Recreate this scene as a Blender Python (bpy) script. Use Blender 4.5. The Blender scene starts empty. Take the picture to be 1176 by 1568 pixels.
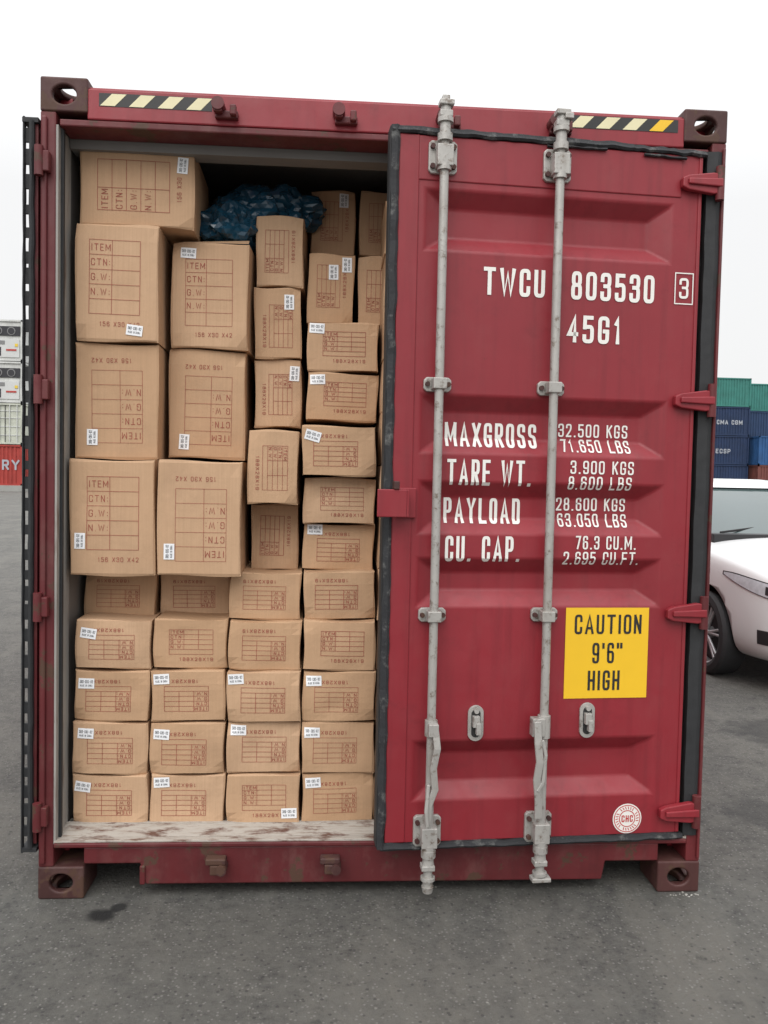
import bpy, bmesh, math, random
from mathutils import Vector, Matrix, noise
from mathutils.bvhtree import BVHTree
random.seed(7)
SC=bpy.context.scene
rad=math.radians

# ------------------------------------------------------------------ materials
def newmat(name):
    m=bpy.data.materials.new(name); m.use_nodes=True; nt=m.node_tree
    b=nt.nodes['Principled BSDF']; return m,nt,b
def N(nt,t,**k):
    n=nt.nodes.new(t)
    for a,v in k.items():
        if a in n.inputs.keys(): n.inputs[a].default_value=v
        else: setattr(n,a,v)
    return n
def coords(nt,scale=(1,1,1),kind='Object'):
    tc=N(nt,'ShaderNodeTexCoord'); mp=N(nt,'ShaderNodeMapping'); mp.inputs['Scale'].default_value=scale
    nt.links.new(tc.outputs[kind],mp.inputs[0]); return mp.outputs[0]
def nz(nt,vec,scale,detail=4,rough=.55):
    n=N(nt,'ShaderNodeTexNoise'); n.inputs['Scale'].default_value=scale; n.inputs['Detail'].default_value=detail; n.inputs['Roughness'].default_value=rough
    nt.links.new(vec,n.inputs['Vector']); return n.outputs[0]
def ramp(nt,inp,p0,p1,c0=(0,0,0,1),c1=(1,1,1,1)):
    r=N(nt,'ShaderNodeValToRGB'); e=r.color_ramp.elements
    e[0].position=p0; e[1].position=p1; e[0].color=c0; e[1].color=c1
    nt.links.new(inp,r.inputs[0]); return r.outputs[0]
def g4(v): return (v,v,v,1)
def mix(nt,fac,a,b,mode='MIX'):
    n=N(nt,'ShaderNodeMix'); n.data_type='RGBA'; n.blend_type=mode
    for s,v in ((0,fac),(6,a),(7,b)):
        if hasattr(v,'is_output'): nt.links.new(v,n.inputs[s])
        else: n.inputs[s].default_value=v if not isinstance(v,tuple) else (tuple(v)+(1,))[:4]
    return n.outputs[2]
def bump(nt,b,h,strength=.3,dist=.01):
    n=N(nt,'ShaderNodeBump'); n.inputs['Strength'].default_value=strength; n.inputs['Distance'].default_value=dist
    nt.links.new(h,n.inputs['Height']); nt.links.new(n.outputs[0],b.inputs['Normal'])
def sc(c,k): return tuple(x*k for x in c)

def paint(name,col,rust=.5,rough=.42,fade=.14,rustcol=(.075,.035,.022),dust=.06):
    m,nt,b=newmat(name); v=coords(nt)
    big=nz(nt,v,1.3,5); c=mix(nt,ramp(nt,big,.3,.7),sc(col,1-fade),sc(col,1+fade*.7))
    st=nz(nt,coords(nt,(14,14,.9)),1.6,5,.6); c=mix(nt,ramp(nt,st,.50,.75,(0,0,0,1),g4(.42)),c,sc(col,.5))
    d=nz(nt,coords(nt,(3,3,2)),3,6,.65); c=mix(nt,ramp(nt,d,.5,.8,(0,0,0,1),g4(dust)),c,(.3,.2,.17))
    gr=nz(nt,coords(nt,(1,1,1.6)),4,8,.75); c=mix(nt,ramp(nt,gr,.56,.74,(0,0,0,1),g4(.35)),c,sc(col,.38))
    r=nz(nt,v,9,8,.7); th=.74-.12*rust; c=mix(nt,ramp(nt,r,th,th+.03),c,rustcol)
    s=nz(nt,coords(nt,(60,60,3)),1.5,3,.6); c=mix(nt,ramp(nt,s,.76,.79,(0,0,0,1),g4(.35)),c,(.35,.17,.15))
    s=nz(nt,coords(nt,(4,4,70)),1.7,3,.6); c=mix(nt,ramp(nt,s,.74,.77,(0,0,0,1),g4(.3)),c,(.05,.015,.015))
    nt.links.new(c,b.inputs['Base Color']); 
    rr=ramp(nt,r,.3,.8,g4(rough-.08),g4(rough+.25)); nt.links.new(rr,b.inputs['Roughness'])
    bump(nt,b,nz(nt,v,16,4),.12,.004); return m
def plain(name,col,rough=.6,metal=0,var=.2,scale=20,bm=.1):
    m,nt,b=newmat(name); v=coords(nt); n=nz(nt,v,scale,5)
    nt.links.new(mix(nt,n,sc(col,1-var),sc(col,1+var)),b.inputs['Base Color'])
    b.inputs['Roughness'].default_value=rough; b.inputs['Metallic'].default_value=metal
    if bm: bump(nt,b,n,bm,.004)
    return m
RED=(.250,.0185,.028)
M_red=paint('container_red_paint',RED,.32,.41)
M_red2=paint('frame_red_paint_worn',(.115,.014,.017),1.4,.5,.35,dust=.2)
M_cast=paint('casting_rusty_paint',(.06,.02,.018),1.8,.6,.4,dust=.25)
M_rub=plain('rubber_gasket',(.02,.021,.023),.7,0,.4,30,.4)
def worn_rubber():
    m,nt,b=newmat('rubber_gasket_dusty'); v=coords(nt)
    n=nz(nt,v,14,7,.75); c=mix(nt,ramp(nt,n,.54,.70,(0,0,0,1),g4(.65)),(.02,.021,.024),(.22,.22,.21))
    nt.links.new(c,b.inputs['Base Color']); b.inputs['Roughness'].default_value=.75; bump(nt,b,n,.6,.01); return m
M_rubd=worn_rubber()
def galv():
    m,nt,b=newmat('galvanised_steel'); v=coords(nt); n=nz(nt,coords(nt,(3,3,1)),6,6,.6); n2=nz(nt,v,30,6,.75)
    c=mix(nt,n,(.28,.27,.255),(.52,.505,.475)); c=mix(nt,ramp(nt,n2,.54,.64,(0,0,0,1),g4(.85)),c,(.15,.112,.085))
    c=mix(nt,ramp(nt,nz(nt,coords(nt,(5,5,2)),2.2,5,.6),.55,.75,(0,0,0,1),g4(.5)),c,(.22,.185,.15))
    nt.links.new(c,b.inputs['Base Color']); b.inputs['Roughness'].default_value=.48; b.inputs['Metallic'].default_value=.3
    bump(nt,b,n2,.4,.004); return m
M_galv=galv()
def lettering(name,col,chip=.73):
    m,nt,b=newmat(name); v=coords(nt); n=nz(nt,v,35,6,.7)
    c=mix(nt,ramp(nt,n,chip,chip+.05),col,RED); c=mix(nt,ramp(nt,nz(nt,v,5),.4,.8,(0,0,0,1),g4(.12)),c,(.4,.30,.27))
    nt.links.new(c,b.inputs['Base Color']); b.inputs['Roughness'].default_value=.5; return m
M_white=lettering('white_vinyl_lettering',(.80,.79,.75))
M_yel=plain('yellow_vinyl',(.82,.50,.02),.45,0,.08,6,0)
M_blk=plain('black_vinyl',(.02,.02,.02),.5,0,.2,20,0)
M_cream=plain('cream_hazard_tape',(.72,.66,.42),.5,0,.15,10,0)
M_redtxt=plain('red_sticker_print',(.5,.03,.03),.5,0,.1,20,0)
def sillmat():
    m,nt,b=newmat('threshold_worn_paint'); n=nz(nt,coords(nt,(1,3,3)),8,8,.68); n2=nz(nt,coords(nt,(.6,4,6)),22,5,.7)
    c=mix(nt,ramp(nt,n,.38,.50),(.11,.05,.035),(.40,.37,.33)); c=mix(nt,ramp(nt,n2,.50,.68,(0,0,0,1),g4(.6)),c,(.20,.14,.10))
    nt.links.new(c,b.inputs['Base Color']); b.inputs['Roughness'].default_value=.75; bump(nt,b,n,.4,.01); return m
M_sill=sillmat()
def reveal():
    m,nt,b=newmat('reveal_grey_paint'); n=nz(nt,coords(nt,(4,4,.8)),4,6,.6)
    c=mix(nt,ramp(nt,n,.55,.70),(.33,.315,.29),(.13,.075,.055)); c=mix(nt,ramp(nt,nz(nt,coords(nt),3,4),.3,.7,(0,0,0,1),g4(.5)),c,(.20,.19,.18))
    nt.links.new(c,b.inputs['Base Color']); b.inputs['Roughness'].default_value=.7; return m
M_rev=reveal()
M_int=plain('interior_wall_paint',(.20,.19,.18),.7,0,.15,5,0)
M_wood=plain('plywood_floor',(.18,.11,.07),.7,0,.3,8,.2)

def cardboard():
    m,nt,b=newmat('corrugated_cardboard')
    oi=N(nt,'ShaderNodeObjectInfo'); v=coords(nt)
    add=N(nt,'ShaderNodeVectorMath',operation='ADD'); nt.links.new(v,add.inputs[0])
    cx=N(nt,'ShaderNodeCombineXYZ'); mul=N(nt,'ShaderNodeMath',operation='MULTIPLY'); mul.inputs[1].default_value=57.
    nt.links.new(oi.outputs['Random'],mul.inputs[0])
    for i in range(3): nt.links.new(mul.outputs[0],cx.inputs[i])
    nt.links.new(cx.outputs[0],add.inputs[1]); v2=add.outputs[0]
    n=nz(nt,v2,5,5,.6); c=mix(nt,n,(.475,.300,.182),(.60,.405,.262))
    c=mix(nt,oi.outputs['Random'],c,mix(nt,.7,c,(.45,.275,.155)))
    mp=N(nt,'ShaderNodeMapping'); mp.inputs['Scale'].default_value=(160,160,4); nt.links.new(v2,mp.inputs[0])
    f=nz(nt,mp.outputs[0],1,3); c=mix(nt,ramp(nt,f,.35,.7,(0,0,0,1),g4(.28)),c,(.39,.25,.145))
    s=nz(nt,v2,60,6,.8); c=mix(nt,ramp(nt,s,.62,.72,(0,0,0,1),g4(.35)),c,(.32,.205,.12))
    sm=nz(nt,v2,2.6,7,.7); c=mix(nt,ramp(nt,sm,.50,.76,(0,0,0,1),g4(.5)),c,(.31,.20,.125))
    nt.links.new(c,b.inputs['Base Color']); b.inputs['Roughness'].default_value=.72; b.inputs['Specular IOR Level'].default_value=.3
    bump(nt,b,nz(nt,v2,9,5),.3,.01); return m
M_card=cardboard()
M_print=plain('carton_red_ink',(.30,.070,.046),.7,0,.4,60,0)
M_label=plain('carton_label_paper',(.80,.81,.83),.5,0,.04,20,0)
M_lblk=plain('label_black_ink',(.05,.05,.06),.6,0,.1,20,0)

# ------------------------------------------------------------------ mesh builder
class MB:
    def __init__(s): s.v=[];s.f=[];s.m=[];s.sm=[]
    def add(s,vs,fs,mat=0,smooth=False):
        o=len(s.v); s.v+= [tuple(v) for v in vs]
        for f in fs: s.f.append(tuple(o+i for i in f)); s.m.append(mat); s.sm.append(smooth)
    def box(s,x0,x1,y0,y1,z0,z1,mat=0):
        vs=[Vector((x,y,z)) for z in (z0,z1) for y in (y0,y1) for x in (x0,x1)]
        s.add(vs,[(0,2,3,1),(4,5,7,6),(0,1,5,4),(2,6,7,3),(0,4,6,2),(1,3,7,5)],mat)
    def cyl(s,p0,p1,r0,r1=None,mat=0,n=18,flat=1.0):
        r1=r0 if r1 is None else r1; p0=Vector(p0);p1=Vector(p1); d=(p1-p0).normalized()
        a=Vector((1,0,0)) if abs(d.x)<.9 else Vector((0,0,1)); a=(a-d*a.dot(d)).normalized(); b=d.cross(a)
        vs=[];
        for p,r in ((p0,r0),(p1,r1)):
            for i in range(n):
                t=2*math.pi*i/n; vs.append(p+a*r*math.cos(t)+b*r*flat*math.sin(t))
        s.add(vs,[(i,(i+1)%n,n+(i+1)%n,n+i) for i in range(n)],mat,True)
        s.add(vs,[tuple(range(n))[::-1],tuple(range(n,2*n))],mat)
    def prism(s,poly,y0,y1,mat=0):
        n=len(poly); vs=[(x,y0,z) for x,z in poly]+[(x,y1,z) for x,z in poly]
        s.add(vs,[tuple(range(n)),tuple(range(n,2*n))[::-1]]+[(i,n+i,n+(i+1)%n,(i+1)%n) for i in range(n)],mat)
    def build(s,name,mats,parent=None,bevel=0,seg=2,recalc=True,loc=None):
        me=bpy.data.meshes.new(name); me.from_pydata(s.v,[],s.f)
        for i,p in enumerate(me.polygons): p.material_index=s.m[i]; p.use_smooth=s.sm[i]
        for m in mats: me.materials.append(m)
        if recalc:
            bm=bmesh.new(); bm.from_mesh(me); bmesh.ops.recalc_face_normals(bm,faces=bm.faces); bm.to_mesh(me); bm.free()
        ob=bpy.data.objects.new(name,me); SC.collection.objects.link(ob)
        if parent: ob.parent=parent
        if loc: ob.location=loc
        if bevel:
            b=ob.modifiers.new('b','BEVEL'); b.width=bevel; b.segments=seg; b.limit_method='ANGLE'; b.angle_limit=rad(40)
        return ob
def empty(name,parent=None,loc=(0,0,0)):
    e=bpy.data.objects.new(name,None); SC.collection.objects.link(e); e.location=loc
    if parent: e.parent=parent
    return e

# ------------------------------------------------------------------ stroke lettering
def rnd(pts,r=.22,closed=False,k=4):
    out=[]; n=len(pts)
    for i,p in enumerate(pts):
        if not closed and i in (0,n-1): out.append(p); continue
        a=pts[i-1]; b=pts[(i+1)%n]
        def tow(q):
            dx,dz=q[0]-p[0],q[1]-p[1]; L=math.hypot(dx,dz); rr=min(r*(1. if abs(dz)<abs(dx) else .55),L*.5); return (p[0]+dx/L*rr,p[1]+dz/L*rr)
        s,e=tow(a),tow(b)
        for j in range(k+1):
            t=j/k; out.append(tuple((1-t)**2*s[c]+2*t*(1-t)*p[c]+t*t*e[c] for c in (0,1)))
    if closed: out.append(out[0])
    return out
def rc(p): return rnd(p,.34,True)
def ro(p): return rnd(p,.34)
G={'T':[[(0,1),(1,1)],[(.5,1),(.5,0)]],'W':[[(0,1),(.24,0),(.5,.85),(.76,0),(1,1)]],
'C':[ro([(1,.7),(1,1),(0,1),(0,0),(1,0),(1,.3)])],'U':[ro([(0,1),(0,0),(1,0),(1,1)])],
'8':[rc([(.05,.52),(.05,1),(.95,1),(.95,.52)]),rc([(0,0),(0,.52),(1,.52),(1,0)])],'0':[rc([(0,0),(0,1),(1,1),(1,0)])],
'3':[ro([(0,.76),(0,1),(1,1),(1,.53),(.35,.53)]),ro([(.4,.53),(1,.53),(1,0),(0,0),(0,.24)])],
'5':[[(.95,1),(.05,1),(.03,.57)],ro([(.03,.6),(1,.62),(1,0),(0,0),(0,.22)])],
'4':[[(.75,0),(.75,1),(0,.28),(1,.28)]],'G':[ro([(1,.7),(1,1),(0,1),(0,0),(1,0),(1,.45)]),[(1,.45),(.6,.45)]],
'1':[[(.2,.78),(.58,1),(.58,0)]],'M':[[(0,0),(0,1)],[(0,1),(.5,.25),(1,1)],[(1,1),(1,0)]],'A':[[(0,0),(.5,1),(1,0)],[(.18,.28),(.82,.28)]],
'X':[[(0,0),(1,1)],[(0,1),(1,0)]],'R':[[(0,0),(0,1),(.3,1)],ro([(.2,1),(1,1),(1,.47),(0,.47)]),[(.5,.47),(1,0)]],
'S':[ro([(1,.75),(1,1),(0,1),(0,.54),(1,.46),(1,0),(0,0),(0,.25)])],'E':[[(1,1),(0,1),(0,0),(1,0)],[(0,.52),(.85,.52)]],
'P':[[(0,0),(0,1),(.3,1)],ro([(.2,1),(1,1),(1,.45),(0,.45)])],'Y':[[(0,1),(.5,.5),(1,1)],[(.5,.5),(.5,0)]],
'L':[[(0,1),(0,0),(1,0)]],'D':[[(.3,0),(0,0),(0,1),(.3,1)],ro([(.2,1),(1,1),(1,0),(.2,0)])],
'2':[ro([(0,.75),(0,1),(1,1),(1,.58),(0,0)]),[(0,0),(1,0)]],'K':[[(0,0),(0,1)],[(1,1),(0,.42)],[(.35,.6),(1,0)]],
'B':[[(.3,0),(0,0),(0,1),(.3,1)],ro([(.2,1),(.93,1),(.93,.53),(0,.53)]),ro([(.3,.53),(1,.53),(1,0),(.2,0)])],
'7':[[(0,1),(1,1),(.35,0)]],'6':[ro([(.95,.8),(.95,1),(0,1),(0,0),(1,0),(1,.56),(0,.56)])],
'9':[ro([(.05,.2),(.05,0),(1,0),(1,1),(0,1),(0,.44),(1,.44)])],'H':[[(0,0),(0,1)],[(1,0),(1,1)],[(0,.5),(1,.5)]],
'I':[[(.5,0),(.5,1)]],'N':[[(0,0),(0,1)],[(0,1),(1,0)],[(1,0),(1,1)]],'F':[[(0,0),(0,1),(1,1)],[(0,.5),(.85,.5)]],
"'":[[(.5,1),(.5,.80)]],'"':[[(.0,1),(.0,.80)],[(1,1),(1,.80)]],'-':[[(.15,.5),(.85,.5)]],':':[[(.5,.1),(.5,.15)],[(.5,.6),(.5,.65)]]}
G['O']=G['0']
NW={'.':.42,"'":.4,'I':.35,' ':.6,':':.4,'1':.75,'M':1.4,'W':1.45,'"':.8,'A':1.15,'T':1.15,'X':1.1,'Y':1.15}
def text_strokes(s,x0,x1,z0,z1,st,gap=.38):
    tot=sum(NW.get(c,1) for c in s)+gap*(len(s)-1); k=(x1-x0)/tot; x=x0; out=[]
    for c in s:
        w=NW.get(c,1)*k
        if c=='.': cx=x+w/2; out.append([(cx-st*.12,z0+st/2),(cx+st*.12,z0+st/2)])
        for pl in G.get(c,[]):
            out.append([(x+st/2+px*(w-st),z0+st/2+pz*(z1-z0-st)) for px,pz in pl])
        x+=w+gap*k
    return out
def ribbon(mb,pl,w,mat,y=0.,sub=.05,fn=None):
    pts=[pl[0]]
    for a,b in zip(pl,pl[1:]):
        L=math.hypot(b[0]-a[0],b[1]-a[1]); n=max(1,int(L/sub))
        if L<1e-7: continue
        for i in range(1,n+1): pts.append((a[0]+(b[0]-a[0])*i/n,a[1]+(b[1]-a[1])*i/n))
    n=len(pts)
    if n<2: return
    closed=math.hypot(pts[0][0]-pts[-1][0],pts[0][1]-pts[-1][1])<1e-7
    vs=[]
    def dr(u,v):
        dx,dz=v[0]-u[0],v[1]-u[1]; L=math.hypot(dx,dz) or 1; return dx/L,dz/L
    if not closed:   # square end caps
        d=dr(pts[0],pts[1]); e=dr(pts[-2],pts[-1]); h=w*.42
        pts[0]=(pts[0][0]-d[0]*h,pts[0][1]-d[1]*h); pts[-1]=(pts[-1][0]+e[0]*h,pts[-1][1]+e[1]*h)
    for i in range(n):
        if closed: a=pts[i-1] if i>0 else pts[-2]; b=pts[i+1] if i<n-1 else pts[1]
        else: a=pts[max(i-1,0)]; b=pts[min(i+1,n-1)]
        p=pts[i]
        d1=dr(a,p) if a!=p else dr(p,b); d2=dr(p,b) if b!=p else d1
        tx,tz=d1[0]+d2[0],d1[1]+d2[1]; L=math.hypot(tx,tz) or 1; tx/=L;tz/=L
        cs=max(.55,tx*d1[0]+tz*d1[1]); h=w/2/cs
        for sgn in (1,-1):
            x,z=p[0]-tz*h*sgn,p[1]+tx*h*sgn
            vs.append((x,(y if fn is None else y+fn(x,z)),z))
    mb.add(vs,[(2*i,2*i+1,2*i+3,2*i+2) for i in range(n-1)],mat)
_k=[0]
def put_text(mb,s,x0,x1,z0,z1,st,mat=0,y=0.,gap=.36):
    for pl in text_strokes(s,x0,x1,z0,z1,st,gap):
        _k[0]=(_k[0]+1)%5; ribbon(mb,pl,st,mat,y-_k[0]*.00012)

# ------------------------------------------------------------------ container
CT=empty('shipping_container')
L=12.19; W2=1.219; HT=2.896
def casting(name,x,y,z,sx,sy):
    cx=x+sx*.081; cy=y+sy*.089; cz=z+.059
    mb=MB(); mb.box(cx-.081,cx+.081,cy-.089,cy+.089,z,z+.118); o=mb.build(name,[M_cast],CT)
    mb=MB(); mb.box(cx-.057,cx+.057,cy-.063,cy+.063,z+.022,z+.096); c1=mb.build('t',[M_cast])
    mb=MB(); 
    mb.cyl((cx,y-sy*.05,cz),(cx,cy,cz),.041,mat=0,n=28,flat=.8); c2=mb.build('t',[M_cast])
    mb=MB(); mb.cyl((x-sx*.05,cy,cz),(cx,cy,cz),.030,mat=0,n=28,flat=1.5); c3=mb.build('t',[M_cast])
    up=1 if z>1 else -1
    mb=MB(); mb.cyl((cx,cy,cz+up*.1),(cx,cy,cz),.034,mat=0,n=28,flat=1.6); c4=mb.build('t',[M_cast])
    for c in (c1,c2,c3,c4):
        md=o.modifiers.new('x','BOOLEAN'); md.operation='DIFFERENCE'; md.object=c; md.solver='EXACT'
    dg=bpy.context.evaluated_depsgraph_get(); me=bpy.data.meshes.new_from_object(o.evaluated_get(dg))
    o.modifiers.clear(); o.data=me
    for p in me.polygons: p.use_smooth=False
    for c in (c1,c2,c3,c4): bpy.data.objects.remove(c)
    b=o.modifiers.new('b','BEVEL'); b.width=.007; b.segments=3; b.limit_method='ANGLE'; b.angle_limit=rad(60)
i=0
for z in (0,HT-.118):
    for x,sx in ((-W2,1),(W2,-1)):
        casting('corner_casting_%d'%i,x,-.004,z,sx,1); i+=1
        casting('corner_casting_%d'%i,x,L+.004,z,sx,-1); i+=1
mb=MB()
mb.box(-W2,-1.165,0.0,.13,.116,HT-.116,0); mb.box(-1.213,-1.193,-.012,.0,.13,2.76,0)
mb.box(1.165,W2,0.0,.13,.116,HT-.116,0); mb.box(1.202,1.214,-.012,.0,.13,2.76,0)
for s in (-1,1):
    a,b=sorted((s*W2,s*1.12)); mb.box(a,b,L-.1,L,.116,HT-.116,0)
mb.build('corner_posts',[M_red2],CT,.006)
mb=MB()
mb.box(-1.06,1.06,.0,.10,2.757,2.862,0)
mb.box(-1.06,1.06,.012,.10,2.858,2.872,0)
mb.box(-1.155,1.155,.003,.12,2.732,2.7565,1)
mb.box(-1.06,1.06,L-.1,L,2.75,2.882,0)
mb.build('door_header',[M_red,M_red2],CT,.005)
mb=MB()
mb.prism([(-1.06,.125),(-.86,.125),(-.84,.048),(.845,.048),(.858,.118),(1.06,.118),(1.06,.186),(-1.06,.186)],.004,.10,0)
mb.box(-1.165,1.165,-.004,.03,.186,.204,0)
mb.box(-.86,-.84,-.006,.1,.05,.12,0)
mb.box(-1.06,1.06,L-.1,L,.03,.2,0)
mb.build('door_sill',[M_red2],CT,.005)
mb=MB(); 
mb.prism([(-1.165,.204),(1.165,.204),(1.165,.212),(-1.165,.212)],.0,.2,0)
mb.build('threshold_plate',[M_sill],CT,.002)
mb=MB(); mb.add([(-1.163,.03,.2125),(1.163,.03,.2125),(1.163,.11,.226),(-1.163,.11,.226)],[(0,1,2,3)],0); mb.box(-1.163,1.163,.11,.13,.19,.228,0)
mb.build('floor_edge',[M_sill],CT)
mb=MB()
for s in (-1,1):
    a,b=sorted((s*1.1655,s*1.158)); mb.box(a,b,.002,.14,.20,2.735,0)
    a,b=sorted((s*1.16,s*1.148)); mb.box(a,b,.03,.045,.20,2.735,1)
mb.box(-1.155,1.155,.12,.2,2.70,2.735,2)
mb.build('door_opening_reveal',[M_rev,M_rub,M_int],CT)
mb=MB()
prof=[]; y=.13; 
while y<L-.4:
    prof+= [(y,0),(y+.07,0),(y+.138,1),(y+.208,1),(y+.276,0)]; y+=.276
prof.append((L-.1,0))
for s in (-1,1):
    vs=[];
    for yy,d in prof:
        x=s*(1.214-.036*d); vs+=[(x,yy,.16),(x,yy,2.84)]
    mb.add(vs,[(2*i,2*i+1,2*i+3,2*i+2) for i in range(len(prof)-1)],0)
    a,b=sorted((s*W2,s*1.15)); mb.box(a,b,.13,L-.1,2.82,2.88,0); mb.box(a,b,.13,L-.1,.03,.17,0)
vs=[]
for yy,d in prof: zz=2.868-.02*d; vs+=[(-1.16,yy,zz),(1.16,yy,zz)]
mb.add(vs,[(2*i,2*i+1,2*i+3,2*i+2) for i in range(len(prof)-1)],0)
mb.box(-1.16,1.16,L-.06,L-.04,.16,2.85,0)
mb.build('body_shell',[M_red],CT)
mb=MB(); mb.box(-1.15,1.15,.13,L-.1,.13,.19,0); mb.build('floor',[M_wood],CT)
mb=MB()
for s in (-1,1):
    a,b=sorted((s*1.176,s*1.168)); mb.box(a,b,.14,3.5,.19,2.83,0)
mb.box(-1.16,1.16,.15,3.5,2.835,2.842,0)
mb.build('interior_lining',[M_int],CT)
mb=MB()
for k in range(30): mb.box(-1.15,1.15,.3+k*.38,.36+k*.38,.035,.13,0)
mb.build('underframe',[M_red2],CT)
mb=MB()
for x in (-.581,-.165,.20,.60):
    mb.box(x-.040,x+.040,-.022,.002,2.775,2.802,0); mb.box(x-.040,x-.012,-.05,-.02,2.785,2.83,0); mb.box(x+.014,x+.036,-.045,-.02,2.778,2.815,0)
    mb.cyl((x-.026,-.055,2.812),(x-.026,.0,2.812),.022,mat=0)
for x in (-.584,-.174):
    mb.box(x-.036,x+.036,-.045,-.004,.137,.160,1); mb.box(x-.020,x+.030,-.045,-.004,.10,.137,1)
    mb.cyl((x+.022,-.058,.122),(x+.022,.0,.122),.018,mat=1)
mb.build('cam_keepers',[M_red2,M_cast],CT,.005)
mb=MB()
def hazard(xa,xb,z0,z1,endy=False):
    mb.add([(xa,-.0012,z0),(xb,-.0012,z0),(xb,-.0012,z1),(xa,-.0012,z1)],[(0,1,2,3)],0)
    w=.050; x=xa+.004; sk=.040
    while x+w+sk<=xb+.012:
        last=endy and x+.098+w+sk>xb+.012
        mb.add([(x,-.0022,z0+.002),(x+w,-.0022,z0+.002),(min(x+w+sk,xb),-.0022,z1-.002),(x+sk,-.0022,z1-.002)],[(0,1,2,3)],2 if last else 1); x+=.098
hazard(-1.02,-.633,2.803,2.848); hazard(.63,1.035,2.808,2.853,True)
mb.build('hazard_tape',[M_blk,M_cream,M_yel],CT)
mb=MB()
for z in (2.6,1.82,1.06,.31):
    mb.box(-1.222,-1.18,-.03,.0,z-.035,z+.035,0); mb.cyl((-1.214,-.026,z-.05),(-1.214,-.026,z+.05),.015,mat=0)
mb.build('left_hinge_lugs',[M_red2],CT,.004)

# ---------------------------------------------------------------- right door (slightly ajar)
DR=empty('right_door',CT,(1.16,-.006,0)); DR.rotation_euler=(0,0,rad(4))
PITS=[(2.335,2.545),(1.63,1.835),(1.345,1.53),(1.085,1.258),(.385,.60)]
PX0,PX1=-1.05,-.14; DP=.044; SI=.055; SX=.08
def surf(x,z):
    for a,b in PITS:
        if a<z<b and PX0<x<PX1:
            return DP*min(1,(z-a)/SI,(b-z)/SI,(x-PX0)/SX,(PX1-x)/SX)
    return 0.
mb=MB(); zb,zt=.235,2.722
def q(x0,x1,z0,z1): mb.add([(x0,0,z0),(x1,0,z0),(x1,0,z1),(x0,0,z1)],[(0,1,2,3)],0)
def row(z0,z1,mid=True):
    q(-1.14,PX0,z0,z1); q(PX1,-.035,z0,z1)
    if mid: q(PX0,PX1,z0,z1)
prev=zb
for a,b in sorted(PITS):
    row(prev,a); prev=b; row(a,b,False)
    o=[(PX0,0,a),(PX1,0,a),(PX1,0,b),(PX0,0,b)]; n=[(PX0+SX,DP,a+SI),(PX1-SX,DP,a+SI),(PX1-SX,DP,b-SI),(PX0+SX,DP,b-SI)]
    mb.add(o+n,[(0,1,5,4),(1,2,6,5),(2,3,7,6),(3,0,4,7),(4,5,6,7)],0)
row(prev,zt)
pan=mb.build('door_panel',[M_red],DR,recalc=False)
bm=bmesh.new(); bm.from_mesh(pan.data); bmesh.ops.remove_doubles(bm,verts=bm.verts,dist=.0005); bm.to_mesh(pan.data); bm.free()
b=pan.modifiers.new('b','BEVEL'); b.width=.007; b.segments=3; b.limit_method='ANGLE'; b.angle_limit=rad(15)
mb=MB()
mb.box(-1.145,-1.072,-.005,.05,.235,2.725,0); mb.box(-.046,-.032,-.005,.05,.235,2.725,0)
mb.box(-1.074,-.11,-.004,.05,2.572,2.724,0)
mb.box(-1.14,-.035,.047,.055,.24,2.72,0)
mb.build('door_frame',[M_red],DR,.004)
def wavy(mb,p0,p1,w,t,mat,amp=.003,n=60,seed=0,y0=-.01):
    p0=Vector(p0);p1=Vector(p1); d=(p1-p0).normalized(); sd=Vector((-d.z,0,d.x))
    vs=[]
    for i in range(n+1):
        p=p0.lerp(p1,i/n); a=noise.noise(Vector((i*.23,seed,0)))*amp*2; c=noise.noise(Vector((i*.31,seed,9)))*amp*1.6; e=noise.noise(Vector((i*.35,seed,5)))*amp*1.5
        for sgn,yy in ((-1,y0+t),(-1,y0+e),(-.35,y0-.006+e),(.35,y0-.002+e),(1,y0+e),(1,y0+t)):
            pp=p+sd*(a+sgn*(w/2+c)); vs.append((pp.x,yy,pp.z))
    k=6
    mb.add(vs,[(k*i+j,k*i+(j+1)%k,k*(i+1)+(j+1)%k,k*(i+1)+j) for i in range(n) for j in range(k)],mat,False)
    mb.add(vs[:k],[tuple(range(k))],mat); mb.add(vs[-k:],[tuple(range(k))],mat)
mb=MB()
wavy(mb,(-1.158,0,.215),(-1.158,0,2.75),.028,.05,0,.0028,110,1)
wavy(mb,(-1.17,0,2.737),(-.30,0,2.737),.024,.05,0,.0028,60,2)
wavy(mb,(-.30,0,2.735),(-.02,0,2.730),.020,.05,0,.003,30,4)
wavy(mb,(-1.16,0,.222),(-.02,0,.222),.024,.05,0,.0028,60,3)
wavy(mb,(-.62,0,2.716),(-.40,0,2.720),.009,.004,0,.002,16,31,-.012)
wavy(mb,(-.26,0,2.712),(-.10,0,2.709),.010,.004,0,.002,16,33,-.012)
mb.build('door_gasket',[M_rubd],DR)
mb=MB(); mb.box(-1.176,-1.166,.0,.06,.22,2.75,0); mb.build('gasket_lip',[M_rub],DR,.002)
mb=MB(); wavy(mb,(1.174,0,.22),(1.174,0,2.745),.052,.03,0,.0012,80,7,-.004); mb.build('hinge_side_gasket',[M_rub],CT)
mb=MB()
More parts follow.
